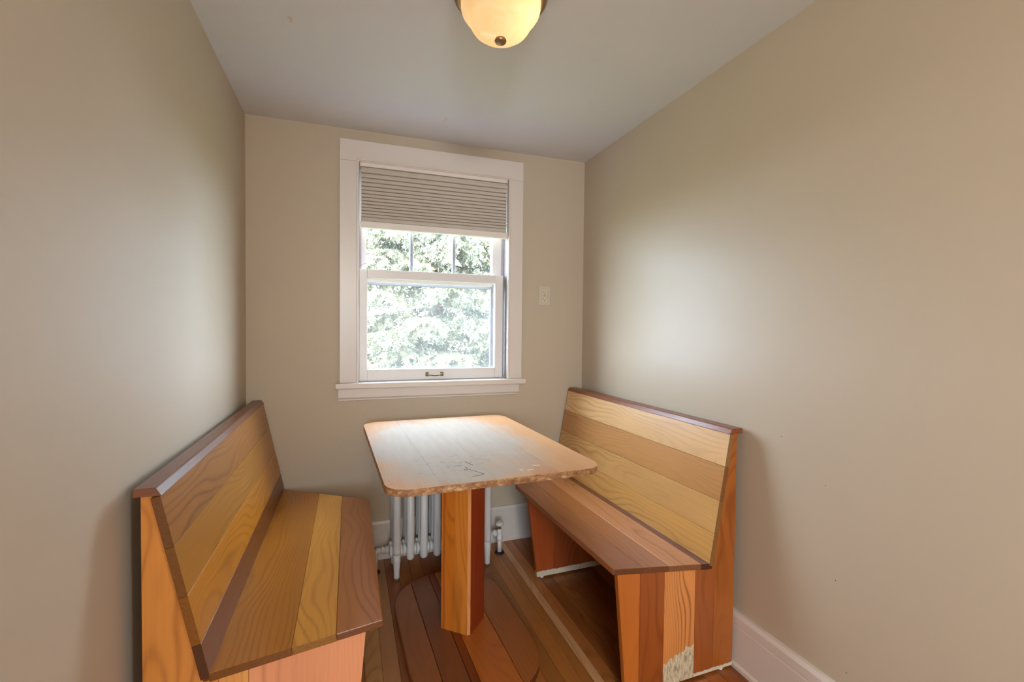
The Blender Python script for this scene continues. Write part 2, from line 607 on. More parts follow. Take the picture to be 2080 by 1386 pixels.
OX0, OX1, OZ0, OZ1 = 0.535, 1.392, 0.97, 2.19   # window opening
quadwall('wall_back', [(-0.15, OX0, 0, 0.2, -0.3, H + 0.2), (OX1, W + 0.15, 0, 0.2, -0.3, H + 0.2),
                       (OX0, OX1, 0, 0.2, -0.3, OZ0), (OX0, OX1, 0, 0.2, OZ1, H + 0.2)], M_WALL)
quadwall('wall_left', [(-0.15, 0, YK0, 0, -0.3, H + 0.2)], M_WALL)
quadwall('wall_right', [(W, W + 0.15, YK0, 0, -0.3, H + 0.2)], M_WALLR)
quadwall('ceiling', [(-0.15, W + 0.15, YK0, 0.2, H, H + 0.2), (XK0 - .1, XK1 + .1, YK1 - .1, YK0, H, H + 0.2)], M_CEIL)
quadwall('wall_kitchen', [(XK0, -0.15, YK0 - .1, YK0, -.02, H), (W + 0.15, XK1, YK0 - .1, YK0, -.02, H),
                          (XK0 - .1, XK0, YK1, YK0, -.02, H), (XK1, XK1 + .1, YK1, YK0, -.02, H),
                          (XK0, XK1, YK1 - .1, YK1, -.02, 1.0), (XK0, XK1, YK1 - .1, YK1, 2.1, H),
                          (XK0, -1.0, YK1 - .1, YK1, 1.0, 2.1), (0.4, 3.4, YK1 - .1, YK1, 1.0, 2.1), (4.8, XK1, YK1 - .1, YK1, 1.0, 2.1)], M_WALL)  # unseen rear window openings, added for fill daylight

floor = quadwall('floor', [(-0.15, W + 0.15, YK0, 0.0, -0.2, -0.018)], M_DARK)
quadwall('floor_kitchen', [(XK0, XK1, YK1, YK0, -0.2, 0)], plain('kitchen_floor', srgb(140, 100, 62), 0.35))
tones = [(160, 98, 48), (152, 90, 42), (168, 106, 56), (146, 84, 40), (158, 94, 44), (138, 78, 36), (164, 100, 50)]
special = {0.666: (172, 118, 66), 0.604: (190, 138, 84), 1.361: (214, 164, 116), 1.376: (170, 102, 50)}
seams = [0.0]
x = 0.61 - 0.0625 * 9
while x < W:
    seams.append(x); x += 0.0625
seams = sorted([s for s in seams if s >= 0 and not (1.33 < s < 1.385)] + [1.336, 1.372])
seams.append(W)
rf = random.Random(3)
for a, b in zip(seams, seams[1:]):
    if b - a < 0.005: continue
    light = (abs(a - 1.336) < 1e-6)
    y = 0.0
    first = True
    while y > YK0:
        L = rf.uniform(1.3, 2.4)
        if first: L = rf.uniform(0.9, 2.2) if not light else 2.2
        first = False
        y2 = max(YK0, y - L)
        tn = rf.choice(tones)
        if light: tn = (218, 168, 122)
        elif 0.53 < a < 0.56: tn = (196, 146, 92)
        elif 0.60 < a < 0.62: tn = (176, 122, 78)
        elif 1.17 < a < 1.34: tn = (168, 108, 54)
        k = rf.uniform(0.92, 1.06)
        c = srgb(*(min(255, q * k) for q in tn))
        dz = rf.uniform(-0.0004, 0.0)
        slab('plank', [(0, 0), (y - y2 - 0.0008, 0), (y - y2 - 0.0008, b - a - 0.0008), (0, b - a - 0.0008)], -0.018,
             Matrix.Translation((0, 0, dz)) @ frame((a + 0.0004, y2, 0), (0, 1, 0), (1, 0, 0)) if False else
             frame((b - 0.0004, y2 + 0.0004, dz), (0, 1, 0), (-1, 0, 0)), M_FLOOR, floor, c, 0.0007)
        y = y2

# nail holes and flaked paint
wr, wb, ce = bpy.data.objects['wall_right'], bpy.data.objects['wall_back'], bpy.data.objects['ceiling']
for yy, zz in ((-1.62, 0.80), (-1.66, 0.52), (-1.70, 0.26), (-1.46, 0.92)):
    lathe('nail_hole', [(0, 0.0004), (0.0014, 0.0004), (0.0014, -0.001), (0, -0.001)], (W, yy, zz), M_DARK, wr, 8, axis=(-1, 0, 0))
lathe('nail_hole', [(0, 0.0004), (0.0016, 0.0004), (0.0016, -0.001), (0, -0.001)], (1.155, 0, 0.845), M_DARK, wb, 8, axis=(0, -1, 0))
for fx, fy in ((0.299, -0.86), (0.952, -0.29)):
    slab('paint_flake', [(-.010, -.016), (.004, -.020), (.009, -.004), (.004, .014), (-.006, .018), (-.002, .002)], -0.0012, Matrix.Translation((fx, fy, H)), M_TRIM, ce, None, 0)

# baseboards: flat board, capped by a slightly proud moulding, shoe at the floor
BH = 0.21
prof = [(0, 0), (0.026, 0), (0.026, 0.014), (0.019, 0.022), (0.019, 0.157), (0.0165, 0.160), (0.0165, 0.163), (0.021, 0.166), (0.021, 0.196), (0.014, BH), (0, BH)]


def baseboard(name, o, along, out, L):
    ex, ey = Vector(along), Vector(out)
    s = 1 if ex.cross(ey).z > 0 else -1
    ob = rod(name, [(p[0], p[1] * s) for p in prof], L, frame(o, ex, ey), M_TRIM, None, bev=0)
    return tag(ob, kind='structure')


baseboard('baseboard_back', (0, 0, 0), (1, 0, 0), (0, -1, 0), W)
baseboard('baseboard_left', (0, 0, 0), (0, -1, 0), (1, 0, 0), -YK0)
baseboard('baseboard_right', (W, 0, 0), (0, -1, 0), (-1, 0, 0), -YK0)

# ------------------------------------------------------------------ window
win = empty('window_1', (0.95, 0, 0.98))
tag(win, 'white double-hung window above the table, three-light upper sash half covered by shade', None, None, 'structure')
cas = empty('casing', (0.95, 0, 0.98), win)
CY = -0.022
box('side_board', 0.443, 0.535, CY, 0, 0.984, 2.281 - 0.112, M_TRIM, cas, 0.002)
box('side_board', 1.392, 1.479, CY, 0, 0.984, 2.281 - 0.112, M_TRIM, cas, 0.002)
box('head_board', 0.443, 1.479, CY, 0, 2.281 - 0.1115, 2.281, M_TRIM, cas, 0.002)
box('inner_bead', 0.528, 0.540, CY - 0.006, 0.02, 0.984, 2.175, M_TRIM, cas, 0.002)
box('inner_bead', 1.387, 1.399, CY - 0.006, 0.02, 0.984, 2.175, M_TRIM, cas, 0.002)
box('inner_bead', 0.528, 1.399, CY - 0.006, 0.02, 2.1752, 2.187, M_TRIM, cas, 0.002)
# jamb lining
jm = empty('jamb', (0.95, 0.1, 0.98), win)
box('jamb_side', OX0, OX0 + 0.006, 0.0, 0.2, OZ0, OZ1, M_JAMB, jm)
box('jamb_side', OX1 - 0.006, OX1, 0.0, 0.2, OZ0, OZ1, M_JAMB, jm)
box('jamb_head', OX0, OX1, 0.0, 0.2, OZ1 - 0.006, OZ1, M_JAMB, jm)
box('outer_sill', OX0, OX1, 0.02, 0.26, OZ0, OZ0 + 0.02, M_JAMB, jm)
for xx in (OX0 + 0.006, OX1 - 0.020):   # parting stops
    box('stop', xx, xx + 0.014, 0.056, 0.064, OZ0 + 0.02, OZ1 - 0.006, M_JAMB, jm)
# stool + apron
box('stool', 0.422, 1.497, -0.052, 0.03, 0.954, 0.984, M_TRIM, win, 0.005, 3)
ap = rod('apron', [(0, 0), (0, 0.066), (0.020, 0.066), (0.020, 0.016), (0.012, 0.008), (0.012, 0)], 1.028,
         frame((1.464, 0, 0.8875), (-1, 0, 0), (0, -1, 0)), M_TRIM, win, bev=0.0015)
# lower sash
ls = empty('lower_sash', (0.955, 0.04, 0.985), win)
Y0, Y1 = 0.020, 0.055
box('stile', 0.542, 0.586, Y0, Y1, 0.986, 1.604, M_SASH, ls, 0.002)
box('stile', 1.320, 1.369, Y0, Y1, 0.986, 1.604, M_SASH, ls, 0.002)
box('bottom_rail', 0.5862, 1.3198, Y0 + 0.0004, Y1, 0.986, 1.050, M_SASH, ls, 0.002)
box('meeting_rail', 0.5862, 1.3198, Y0 + 0.0004, Y1, 1.555, 1.604, M_SASH, ls, 0.002)
box('pane', 0.580, 1.326, 0.040, 0.043, 1.045, 1.560, M_HAZY, ls)
# sash lift on the bottom rail
lift = empty('sash_lift', (0.957, 0.02, 1.017), ls)
for xx in (0.9145, 1.0): box('mount', xx - 0.009, xx + 0.009, 0.014, 0.021, 1.006, 1.029, M_BRASS, lift, 0.002, 2)
tube('bar', [(0.910, 0.012, 1.018), (0.925, -0.004, 1.016), (0.945, -0.010, 1.0135), (0.957, -0.0115, 1.013), (0.970, -0.010, 1.0135), (0.990, -0.004, 1.016), (1.005, 0.012, 1.018)], 0.0042, M_BRASS, lift, 10)
# sash lock on the meeting rail
lock = empty('sash_lock', (0.967, 0.04, 1.604), ls)
box('lock_base', 0.941, 0.993, 0.026, 0.052, 1.604, 1.609, M_BRASS, lock, 0.002)
lathe('lock_cam', [(0, 0.010), (0.012, 0.010), (0.013, 0.006), (0.013, 0)], (0.967, 0.040, 1.609), M_BRASS, lock, 20)
box('lock_lever', 0.944, 0.972, 0.032, 0.040, 1.612, 1.619, M_BRASS, lock, 0.002)
# thin spring wire curling over the meeting rail
wp = []
for k in range(13):
    tt = k / 12
    wp.append((0.542 + 0.112 * tt, 0.036, 1.606 + 0.030 * math.sin(math.pi * min(1, tt * 1.02 + 0.12))))
tube('spring_wire', wp, 0.0014, M_CORD, ls, 6)
# upper sash
us = empty('upper_sash', (0.955, 0.08, 1.56), win)
Y0, Y1 = 0.065, 0.100
box('stile', 0.542, 0.581, Y0, Y1, 1.556, 2.180, M_SASH, us, 0.002)
box('stile', 1.314, 1.385, Y0, Y1, 1.556, 2.180, M_SASH, us, 0.002)
box('meeting_rail', 0.5812, 1.3138, Y0 + 0.0004, Y1, 1.540, 1.585, M_SASH, us, 0.002)
box('top_rail', 0.5812, 1.3138, Y0 + 0.0004, Y1, 2.125, 2.180, M_SASH, us, 0.002)
for xm in (0.8305, 1.078): box('muntin', xm - 0.0095, xm + 0.0095, Y0 + 0.002, Y1 - 0.004, 1.585, 2.125, M_MUNT, us, 0.003)
for xa, xb in ((0.581, 0.821), (0.840, 1.0685), (1.0875, 1.314)): box('pane', xa, xb, 0.086, 0.089, 1.585, 2.125, M_GLASS, us)
# storm frame outside the lower half
st = empty('storm_frame', (0.955, 0.15, 1.0), win)
box('storm_stile', 0.541, 0.571, 0.13, 0.15, 0.99, 2.18, M_STORM, st, 0.002)
box('storm_stile', 1.324, 1.386, 0.13, 0.15, 0.99, 2.18, M_STORM, st, 0.002)
box('storm_rail', 0.571, 1.324, 0.13, 0.15, 1.528, 1.556, M_STORM, st, 0.002)
box('storm_rail', 0.571, 1.324, 0.13, 0.15, 0.99, 1.022, M_STORM, st, 0.002)
box('storm_pane', 0.571, 1.324, 0.139, 0.142, 1.022, 1.528, M_HAZY, st)

# pleated shade
sh = empty('pleated_shade', (0.965, 0.0, 1.82))
tag(sh, 'taupe pleated cellular shade drawn a third of the way down the window', 'window shade')
box('head_rail', 0.545, 1.382, -0.012, 0.018, 2.150, 2.176, M_BLINDRAIL, sh, 0.002)
bm = bmesh.new()
zt, zb, n = 2.150, 1.880, 13
for sgn in (0, 1):
    rows = []
    for k in range(n):
        for fr, dep in ((0.0, 0.0), (0.12, 0.010), (0.5, 0.0125), (0.88, 0.010)):
            tt = (k + fr) / n
            zz = zt + (zb - zt) * (tt ** 0.80)
            yy = 0.0 - dep if sgn == 0 else 0.002 + dep
            rows.append([bm.verts.new((0.553, yy, zz)), bm.verts.new((1.377, yy, zz))])
    for a, b in zip(rows, rows[1:]): bm.faces.new((a[0], a[1], b[1], b[0]))
from_bm('pleats', bm, M_BLIND, sh)
box('gathered_hem', 0.553, 1.377, -0.0105, 0.012, 1.857, 1.880, M_BLIND, sh, 0.003)
box('bottom_rail', 0.548, 1.386, -0.014, 0.018, 1.822, 1.857, M_BLINDRAIL, sh, 0.003, 2)
bm = bmesh.new()
for k in range(32):
    bmesh.ops.create_icosphere(bm, subdivisions=1, radius=0.0032, matrix=Matrix.Translation((1.383, -0.006, 1.87 + k * 0.0085)))
from_bm('bead_chain', bm, M_GLIDE, sh, smooth=True)

# ------------------------------------------------------------------ benches
R_PAR = dict(s=1, x0=1.8713, yn=-1.2994, th=0.0264, capz=0.917, capt=0.0193, capu0=-0.0209, capu1=0.0294, bt=0.0406, bb=0.1258, bz=0.4263,
             nu=0.539, nz=0.4751, sz=0.4226, pft=0.5211, pfb=0.4797, L=1.288, pv=0.828, pf2t=0.506, pf2b=0.4465, fsv=0.915)
L_PAR = dict(s=-1, x0=0.0353, yn=-1.3786, th=-0.001, capz=0.9074, capt=0.0202, capu0=-0.0103, capu1=0.0345, bt=0.0453, bb=0.1397, bz=0.4455,
             nu=0.542, nz=0.4955, sz=0.442, pft=0.4998, pfb=0.4607, L=1.368, pv=0.86, pf2t=0.50, pf2b=0.46, fsv=0.928)


def make_bench(P, label, back, seat, panel, capc):
    s, th = P['s'], P['th']
    U = Vector((-s * math.cos(th), -s * math.sin(th), 0))
    V = Vector((-math.sin(th), math.cos(th), 0))
    O = Vector((P['x0'], P['yn'], 0))

    def pt(u, v, z): return O + U * u + V * v + Z * z
    root = empty('bench', pt(0.25, 0.6, 0))
    tag(root, label, 'bench', 'built-in dining nook benches')
    ctop = P['capz'] - P['capt']
    # backrest boards
    br = empty('backrest', pt(P['bb'], 0.6, P['bz']), root)
    F0 = pt(P['bb'], 0, P['bz'] - 0.012)
    up = pt(P['bt'], 0, ctop) - pt(P['bb'], 0, P['bz'])
    up.normalize()
    hgt = (pt(P['bt'], 0, ctop) - F0).dot(up)
    Mb = frame(F0, V, up)
    tsign = -1 if Mb.to_3x3().col[2].dot(U) > 0 else 1
    h = 0.0
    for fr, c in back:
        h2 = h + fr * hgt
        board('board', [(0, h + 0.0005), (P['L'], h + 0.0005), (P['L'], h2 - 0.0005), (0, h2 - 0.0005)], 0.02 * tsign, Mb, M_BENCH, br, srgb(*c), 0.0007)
        h = h2
    # cap along the top, front face slanted with the backrest
    sg = 1 if V.cross(U).z > 0 else -1
    sec = [(P['capu0'], 0), (P['bt'] + 0.001, 0), (P['bt'] - 0.010, P['capt'] - 0.002), (P['bt'] - 0.013, P['capt']), (P['capu0'] + .002, P['capt'])]
    rod('top_cap', [(a, b * sg) for a, b in sec], P['L'] + 0.004, frame(pt(0, -0.002, ctop), V, U), M_BENCH, root, srgb(*capc), 0.0012)
    # seat boards, far end cut on the skew to clear the radiator
    se = empty('seat', pt(0.3, 0.6, P['sz']), root)
    S0 = pt(P['bb'] - 0.004, 0, P['sz']); S1 = pt(P['nu'], 0, P['nz'])
    dv = S1 - S0; wid = dv.length; dv.normalize()
    Ms = frame(S0, V, dv)
    dn = 0.02 * (-1 if Ms.to_3x3().col[2].z > 0 else 1)
    w = 0.0
    far = lambda ww: P['L'] - 0.012 + (P['fsv'] - P['L'] + 0.012) * ww / wid
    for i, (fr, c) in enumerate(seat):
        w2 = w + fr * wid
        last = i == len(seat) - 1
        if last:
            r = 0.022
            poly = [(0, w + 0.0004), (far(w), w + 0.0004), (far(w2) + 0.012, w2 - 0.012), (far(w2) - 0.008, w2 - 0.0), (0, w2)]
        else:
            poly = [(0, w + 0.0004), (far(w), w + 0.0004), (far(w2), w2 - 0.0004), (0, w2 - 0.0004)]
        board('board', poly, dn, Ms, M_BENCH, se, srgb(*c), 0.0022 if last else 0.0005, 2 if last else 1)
        w = w2

    # end panels of upright boards
    def end_panel(v0, pft, pfb, cols, patch=None, worn=True):
        ep = empty('end_panel', pt(0.25, v0, 0), root)
        z0 = 0.009
        bt2, bb2 = P['bt'] - 0.022, P['bb'] - 0.018
        m = (P['nz'] - P['sz']) / (P['nu'] - P['bb'])

        def ztop(u, side):
            if u < bt2: return ctop
            if u < bb2 - 1e-6 or (abs(u - bb2) < 1e-6 and side < 0):
                return ctop + (P['bz'] - 0.012 - ctop) * (u - bt2) / (bb2 - bt2)
            return P['sz'] - 0.0225 + m * (u - P['bb'])
        u = 0.0
        for i, (fr, c) in enumerate(cols):
            ua = u; ub = u + fr * pft
            ubb = ub
            if i == len(cols) - 1: ub, ubb = pft, pfb
            if ubb > pfb: ubb = pfb
            brk = [b for b in (bt2, bb2) if ua + 1e-6 < b < ub - 1e-6]
            top = [(ztop(ub, -1), ub)]
            for b in sorted(brk, reverse=True):
                if b == bb2: top += [(ztop(b, 1), b), (ztop(b, -1), b)]
                else: top += [(ztop(b, -1), b)]
            top.append((ztop(ua, 1), ua))
            poly = [(z0, ua + 0.0004), (z0, ubb - 0.0004)] + [(p[0], p[1] - 0.0004 if k == 0 else (p[1] + 0.0004 if k == len(top) - 1 else p[1])) for k, p in enumerate(top)]
            Me = frame(pt(0, v0, 0), Z, U)
            tv = 0.02 * (1 if Me.to_3x3().col[2].dot(V) > 0 else -1)
            # keep x=0 at the foot, y=0 at the board's own edge
            Me = Me @ Matrix.Translation((z0, ua, 0))
            poly = [(a - z0, b - ua) for a, b in poly]
            slab('board', poly, tv, Me, M_PATCH if patch == i else (M_FOOT if v0 < 0.1 else M_FOOT2), ep, srgb(*c), 0.0009)
            u = ub
        for uu in (0.05, pfb - 0.03):
            p = pt(uu, v0 + 0.01, 0)
            lathe('glide', [(0, 0), (0.008, 0), (0.0095, 0.003), (0.009, 0.0095), (0, 0.0095)], p, M_GLIDE, ep, 16)
    end_panel(0.004 if s > 0 else 0.012, P['pft'], P['pfb'], panel['near'], panel.get('patch'))
    end_panel(P['pv'], P['pf2t'], P['pf2b'], panel['far'])
    # ledger under the seat against the backrest
    rod('ledger', [(0, 0), (0.02, 0), (0.02, 0.05 * sg), (0, 0.05 * sg)], P['pv'] - 0.05,
        frame(pt(P['bb'] - 0.02, 0.04, P['sz'] - 0.078), V, U), M_BENCH, root, srgb(120, 66, 30), 0.001)
    return root


make_bench(R_PAR, 'slant-back wooden bench along the long bare wall, pale worn patch low on its end',
           [(0.24, (206, 158, 92)), (0.25, (204, 158, 98)), (0.26, (190, 138, 84)), (0.25, (216, 174, 122))],
           [(0.10, (122, 74, 52)), (0.34, (196, 138, 92)), (0.27, (168, 108, 62)), (0.29, (158, 100, 60))],  # seat tones lifted to carry some of the window glare
           dict(near=[(0.185, (160, 90, 34)), (0.17, (154, 84, 38)), (0.265, (200, 130, 70)), (0.20, (146, 76, 30)), (0.18, (180, 102, 40))], patch=2,
                far=[(0.2, (166, 90, 40)), (0.2, (150, 76, 34)), (0.3, (140, 66, 30)), (0.3, (156, 74, 34))]), (128, 72, 42))
make_bench(L_PAR, 'slant-back wooden bench tight in the corner, darker lowest backrest board and salmon end board',
           [(0.19, (120, 70, 26)), (0.27, (190, 124, 34)), (0.27, (170, 116, 44)), (0.27, (160, 108, 52))],  # lowest board toned darker than the rest
           [(0.45, (172, 112, 36)), (0.26, (206, 148, 62)), (0.29, (166, 106, 52))],
           dict(near=[(0.31, (190, 122, 54)), (0.13, (206, 144, 76)), (0.56, (204, 136, 96))],
                far=[(0.3, (170, 96, 44)), (0.35, (150, 80, 36)), (0.35, (160, 84, 40))]), (112, 70, 48))

# ------------------------------------------------------------------ table
TZ, TCX, TCY, TTH, TW, TL, TT = 0.80, 0.950, -0.716, 0.038, 0.748, 1.064, 0.023
TX = Vector((math.cos(TTH), math.sin(TTH), 0)); TY = Vector((-math.sin(TTH), math.cos(TTH), 0))
tab = empty('pedestal_table', (0.945, -0.757, 0))
tag(tab, 'wooden pedestal table with worn pale top between the two benches', 'table')
tt_ = empty('table_top', (TCX, TCY, TZ - TT), tab)
outline = round_rect(TL / 2, TW / 2, 0.075, 8)       # x along the table's length
cuts = [0.0, 0.235, 0.36, 0.545, 0.78, 1.0]
tcol = [(206, 158, 116), (196, 146, 108), (210, 164, 120), (198, 148, 104), (206, 152, 106)]
Mt = frame((TCX, TCY, TZ - TT), TY, -TX)   # ez = TY x -TX = +Z
for (a, b), c in zip(zip(cuts, cuts[1:]), tcol):
    poly = clip(outline, 1, -TW / 2 + a * TW + (0.0001 if a > 0 else -1), -TW / 2 + b * TW - (0.0001 if b < 1 else -1))
    bm = slab_bm(poly, TT, 0.0004)
    for f in bm.faces:
        f.normal_update()
        f.material_index = 0 if f.normal.z > 0.5 else 1
    from_bm('board', bm, [M_TABLE, M_EDGE], tt_, Mt, color=srgb(*c))
# chips and scratches in the top
for k, (cx, cy, pts) in enumerate([(1.117, -1.146, [(-.016, .008), (-.004, -.002), (.016, 0), (.014, .003), (-.002, .003), (-.013, .011)]),
                                   (1.062, -1.187, [(-.022, .010), (-.010, .012), (-.008, .004), (-.018, .005)]),
                                   (1.078, -1.190, [(-.012, .001), (.014, .004), (.015, .007), (-.010, .005)])]):
    slab('chip', pts, 0.0003, Matrix.Translation((cx, cy, TZ + 0.0001)), M_CHIP, tt_, None, 0)
tube('scratch', [(0.862, -1.118, TZ), (0.872, -1.128, TZ), (0.876, -1.110, TZ), (0.872, -1.092, TZ)], 0.0012, M_SCRATCH, tt_, 6)
tube('scratch', [(0.878, -1.120, TZ), (0.895, -1.150, TZ), (0.915, -1.185, TZ), (0.912, -1.19, TZ), (0.87, -1.196, TZ)], 0.0009, M_SCRATCH, tt_, 6)
tube('scratch', [(0.888, -1.03, TZ), (0.893, -1.05, TZ), (0.905, -1.075, TZ)], 0.0010, M_SCRATCH, tt_, 6)

# pedestal: hollow diamond column of glued boards
pd = empty('pedestal', (0.948, -0.758, 0.033), tab)
cl, cf, cr, cb = Vector((0.853, -0.764, 0)), Vector((0.952, -0.852, 0)), Vector((1.042, -0.754, 0)), Vector((0.945, -0.668, 0))
PH0, PH1 = 0.0325, TZ - TT


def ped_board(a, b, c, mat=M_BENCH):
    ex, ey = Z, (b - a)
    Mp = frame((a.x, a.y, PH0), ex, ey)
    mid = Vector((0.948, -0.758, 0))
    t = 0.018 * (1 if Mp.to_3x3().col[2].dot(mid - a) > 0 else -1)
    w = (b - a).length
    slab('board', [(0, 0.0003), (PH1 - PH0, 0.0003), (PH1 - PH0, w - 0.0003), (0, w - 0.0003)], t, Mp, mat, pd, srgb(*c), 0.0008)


def lerp(a, b, t): return a + (b - a) * t


fa = lerp(cf, cl, 0.075); fb = lerp(cf, cr, 0.075)
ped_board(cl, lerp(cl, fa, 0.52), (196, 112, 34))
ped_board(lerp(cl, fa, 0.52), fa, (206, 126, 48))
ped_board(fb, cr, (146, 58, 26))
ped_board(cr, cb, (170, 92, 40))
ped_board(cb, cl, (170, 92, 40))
# pale corner strip
q = [fa, fb, lerp(fb, cr, 0.15) + Vector((-.012, .004, 0)), lerp(fa, cl, 0.15) + Vector((.012, .004, 0))]
rod('corner_strip', [(p.x - cf.x, p.y - cf.y) for p in q], PH1 - PH0, frame((cf.x, cf.y, PH0), Z, (1, 0, 0)), M_BENCH, pd, srgb(216, 150, 92), 0.0008)
# base plate, rounded ends
bs = empty('table_base', (0.940, -0.757, 0), tab)
hl, r = 0.445, 0.25
bo = []
for sx, a0 in ((1, -90), (-1, 90)):
    for k in range(17):
        a = math.radians(a0 + 180 * k / 16)
        bo.append((sx * (hl - r) + r * math.cos(a), r * math.sin(a)))
Mbs = frame((0.940, -0.762, 0.0006), TY, -TX)
bcut = [-0.25, -0.122, 0.02, 0.052, 0.146, 0.25]   # y grows towards -X
bcol = [(156, 92, 44), (176, 98, 38), (122, 58, 26), (122, 72, 42), (146, 88, 48)]
for (a, b), c in zip(zip(bcut, bcut[1:]), bcol):
    board('board', clip(bo, 1, a + 0.0006, b - 0.0006), 0.032, Mbs, M_BASE, bs, srgb(*c), 0.0035, 2)

# ------------------------------------------------------------------ radiator
rad = empty('radiator', (0.96, -0.18, 0))
tag(rad, 'white painted cast-iron column radiator behind the table under the window', 'radiator')
RX = [0.721 + 0.0686 * k for k in range(8)]
RYF, RYB, RZT, RZB, TR = -0.262, -0.098, 0.655, 0.107, 0.0195
secm = None
for k, xx in enumerate(RX):
    endsec = k in (0, 7)
    bm = bmesh.new()
    for yy in (RYF, (RYF + RYB) / 2, RYB):
        outer = yy in (RYF, RYB)
        z0 = RZB - 0.012 if outer else RZB + 0.02
        if outer and endsec:
            tube_bm(bm, [(0, yy, RZT), (0, yy, 0.5), (0, yy, 0.3), (0, yy, 0.16), (0, yy, 0.142), (0, yy, 0.131)], TR, 16)
        else:
            pr = [(0, RZT)]
            tube_bm(bm, [(0, yy, RZT), (0, yy, z0 + 0.014), (0, yy, z0 + 0.006), (0, yy, z0), (0, yy, z0 - 0.0035)], [TR, TR, TR * 0.92, TR * 0.66, TR * 0.25], 16)
    # headers joining the columns
    for zz in (0.135, RZT - 0.045):
        tube_bm(bm, [(0, RYF, zz), (0, RYB, zz)], 0.021, 12)
    tube_bm(bm, [(0, RYF - 0.004, RZT - 0.004), (0, (RYF + RYB) / 2, RZT + 0.006), (0, RYB + 0.004, RZT - 0.004)], TR, 14)
    for yy, zz in (((RYF + RYB) / 2, 0.135), ((RYF + RYB) / 2, RZT - 0.045), (RYF + 0.04, 0.132)):
        Mx = Matrix.Translation((0, yy, zz)) @ Matrix.Rotation(math.radians(90), 4, 'Y')
        lathe_bm(bm, [(0.024, -0.0335), (0.030, -0.031), (0.030, -0.022), (0.022, -0.018), (0.022, 0.018), (0.030, 0.022), (0.030, 0.031), (0.024, 0.0335)], 16, Mx)
    so = from_bm('section', bm, M_RAD, rad, Matrix.Translation((xx, 0, 0)), smooth=True)
    if endsec:
        for yy in (RYF, RYB):
            lg = tube('leg', [(xx, yy, 0.132), (xx, yy, 0.09), (xx, yy, 0.05), (xx, yy, 0.022), (xx, yy, 0.010)], [TR, TR * 0.96, TR * 0.80, TR * 0.76, TR * 0.80], M_RAD, so, 16)
            tube('rusty_foot', [(xx, yy, 0.0105), (xx, yy, 0.0)], [TR * 0.80, TR * 0.72], M_RUST, so, 16)
# right-hand valve
vy = -0.155
vl = empty('supply_valve', (1.305, vy, 0), rad)
tube('floor_pipe', [(1.305, vy, 0.0), (1.305, vy, 0.085)], 0.0125, M_RAD, vl, 16)
lathe('collar', [(0.0125, 0.0), (0.019, 0.001), (0.019, 0.014), (0.016, 0.018), (0.016, 0.03), (0.0135, 0.034), (0.0135, 0.06), (0.010, 0.064), (0, 0.066)], (1.305, vy, 0.075), M_RAD, vl, 12)
tube('stem', [(1.305, vy, 0.138), (1.305, vy, 0.160)], 0.0075, M_BRASS, vl, 12)
lathe('knob', [(0, 0.0), (0.016, 0.0), (0.0235, 0.005), (0.0255, 0.013), (0.022, 0.021), (0.012, 0.026), (0.004, 0.0265), (0, 0.0255)], (1.305, vy, 0.157), M_RAD, vl, 24)
lathe('union', [(0.012, 0), (0.012, 0.012), (0.019, 0.014), (0.019, 0.030), (0.013, 0.033), (0.013, 0.04), (0.023, 0.043), (0.025, 0.054), (0.021, 0.066)], (1.300, vy, 0.118), M_RAD, vl, 12, axis=(-1, 0, 0))
lathe('floor_ring', [(0.014, 0.0), (0.028, 0.0), (0.026, 0.006), (0.014, 0.010)], (1.305, vy, 0.0), M_DARK, vl, 24)
# left-hand return pipe
rp = empty('return_pipe', (0.636, -0.160, 0), rad)
lathe('union', [(0.013, 0), (0.013, 0.020), (0.018, 0.021), (0.018, 0.032), (0.013, 0.034), (0.013, 0.040), (0.021, 0.042), (0.021, 0.051), (0.015, 0.053), (0.027, 0.056), (0.027, 0.066)], (0.632, -0.155, 0.112), M_RAD, rp, 12, axis=(1, 0, 0))
tube('elbow', [(0.648, -0.155, 0.112), (0.634, -0.155, 0.112), (0.626, -0.156, 0.106), (0.622, -0.158, 0.095), (0.621, -0.158, 0.05), (0.621, -0.158, 0.0)], 0.0135, M_RAD, rp, 14)
lathe('floor_ring', [(0.014, 0.0), (0.026, 0.0), (0.024, 0.006), (0.014, 0.010)], (0.621, -0.158, 0.0), M_DARK, rp, 24)

# ------------------------------------------------------------------ wall outlet
ol = empty('wall_outlet', (1.631, 0, 1.49))
tag(ol, 'ivory duplex wall outlet with metal cover plate beside the window', 'outlet')
box('cover_plate', 1.592, 1.670, -0.006, 0.0, 1.430, 1.551, M_PLATE, ol, 0.0025, 3)
for zz in (1.511, 1.467):
    bm = slab_bm(clip([(0.0175 * math.cos(2 * math.pi * k / 28), 0.0175 * math.sin(2 * math.pi * k / 28)) for k in range(28)], 1, -0.0145, 0.0145), 0.0035, 0.0006)
    rc = from_bm('receptacle', bm, M_IVORY, ol, frame((1.631, -0.0055, zz), (1, 0, 0), (0, 0, 1)))
    for dx, w, hh in ((-0.0068, 0.0022, 0.0085), (0.0068, 0.0022, 0.0070)):
        box('slot', 1.631 + dx - w / 2, 1.631 + dx + w / 2, -0.0096, -0.0060, zz + 0.003 - hh / 2, zz + 0.003 + hh / 2, M_SLOT, rc)
    lathe('ground_hole', [(0, 0.0003), (0.0028, 0.0003), (0.0028, -0.003), (0, -0.003)], (1.631, -0.0092, zz - 0.008), M_SLOT, rc, 12, axis=(0, -1, 0))
lathe('screw', [(0, 0.0022), (0.0025, 0.0018), (0.0032, 0.0), (0, 0.0)], (1.631, -0.006, 1.489), M_BRASS, ol, 12, axis=(0, -1, 0))

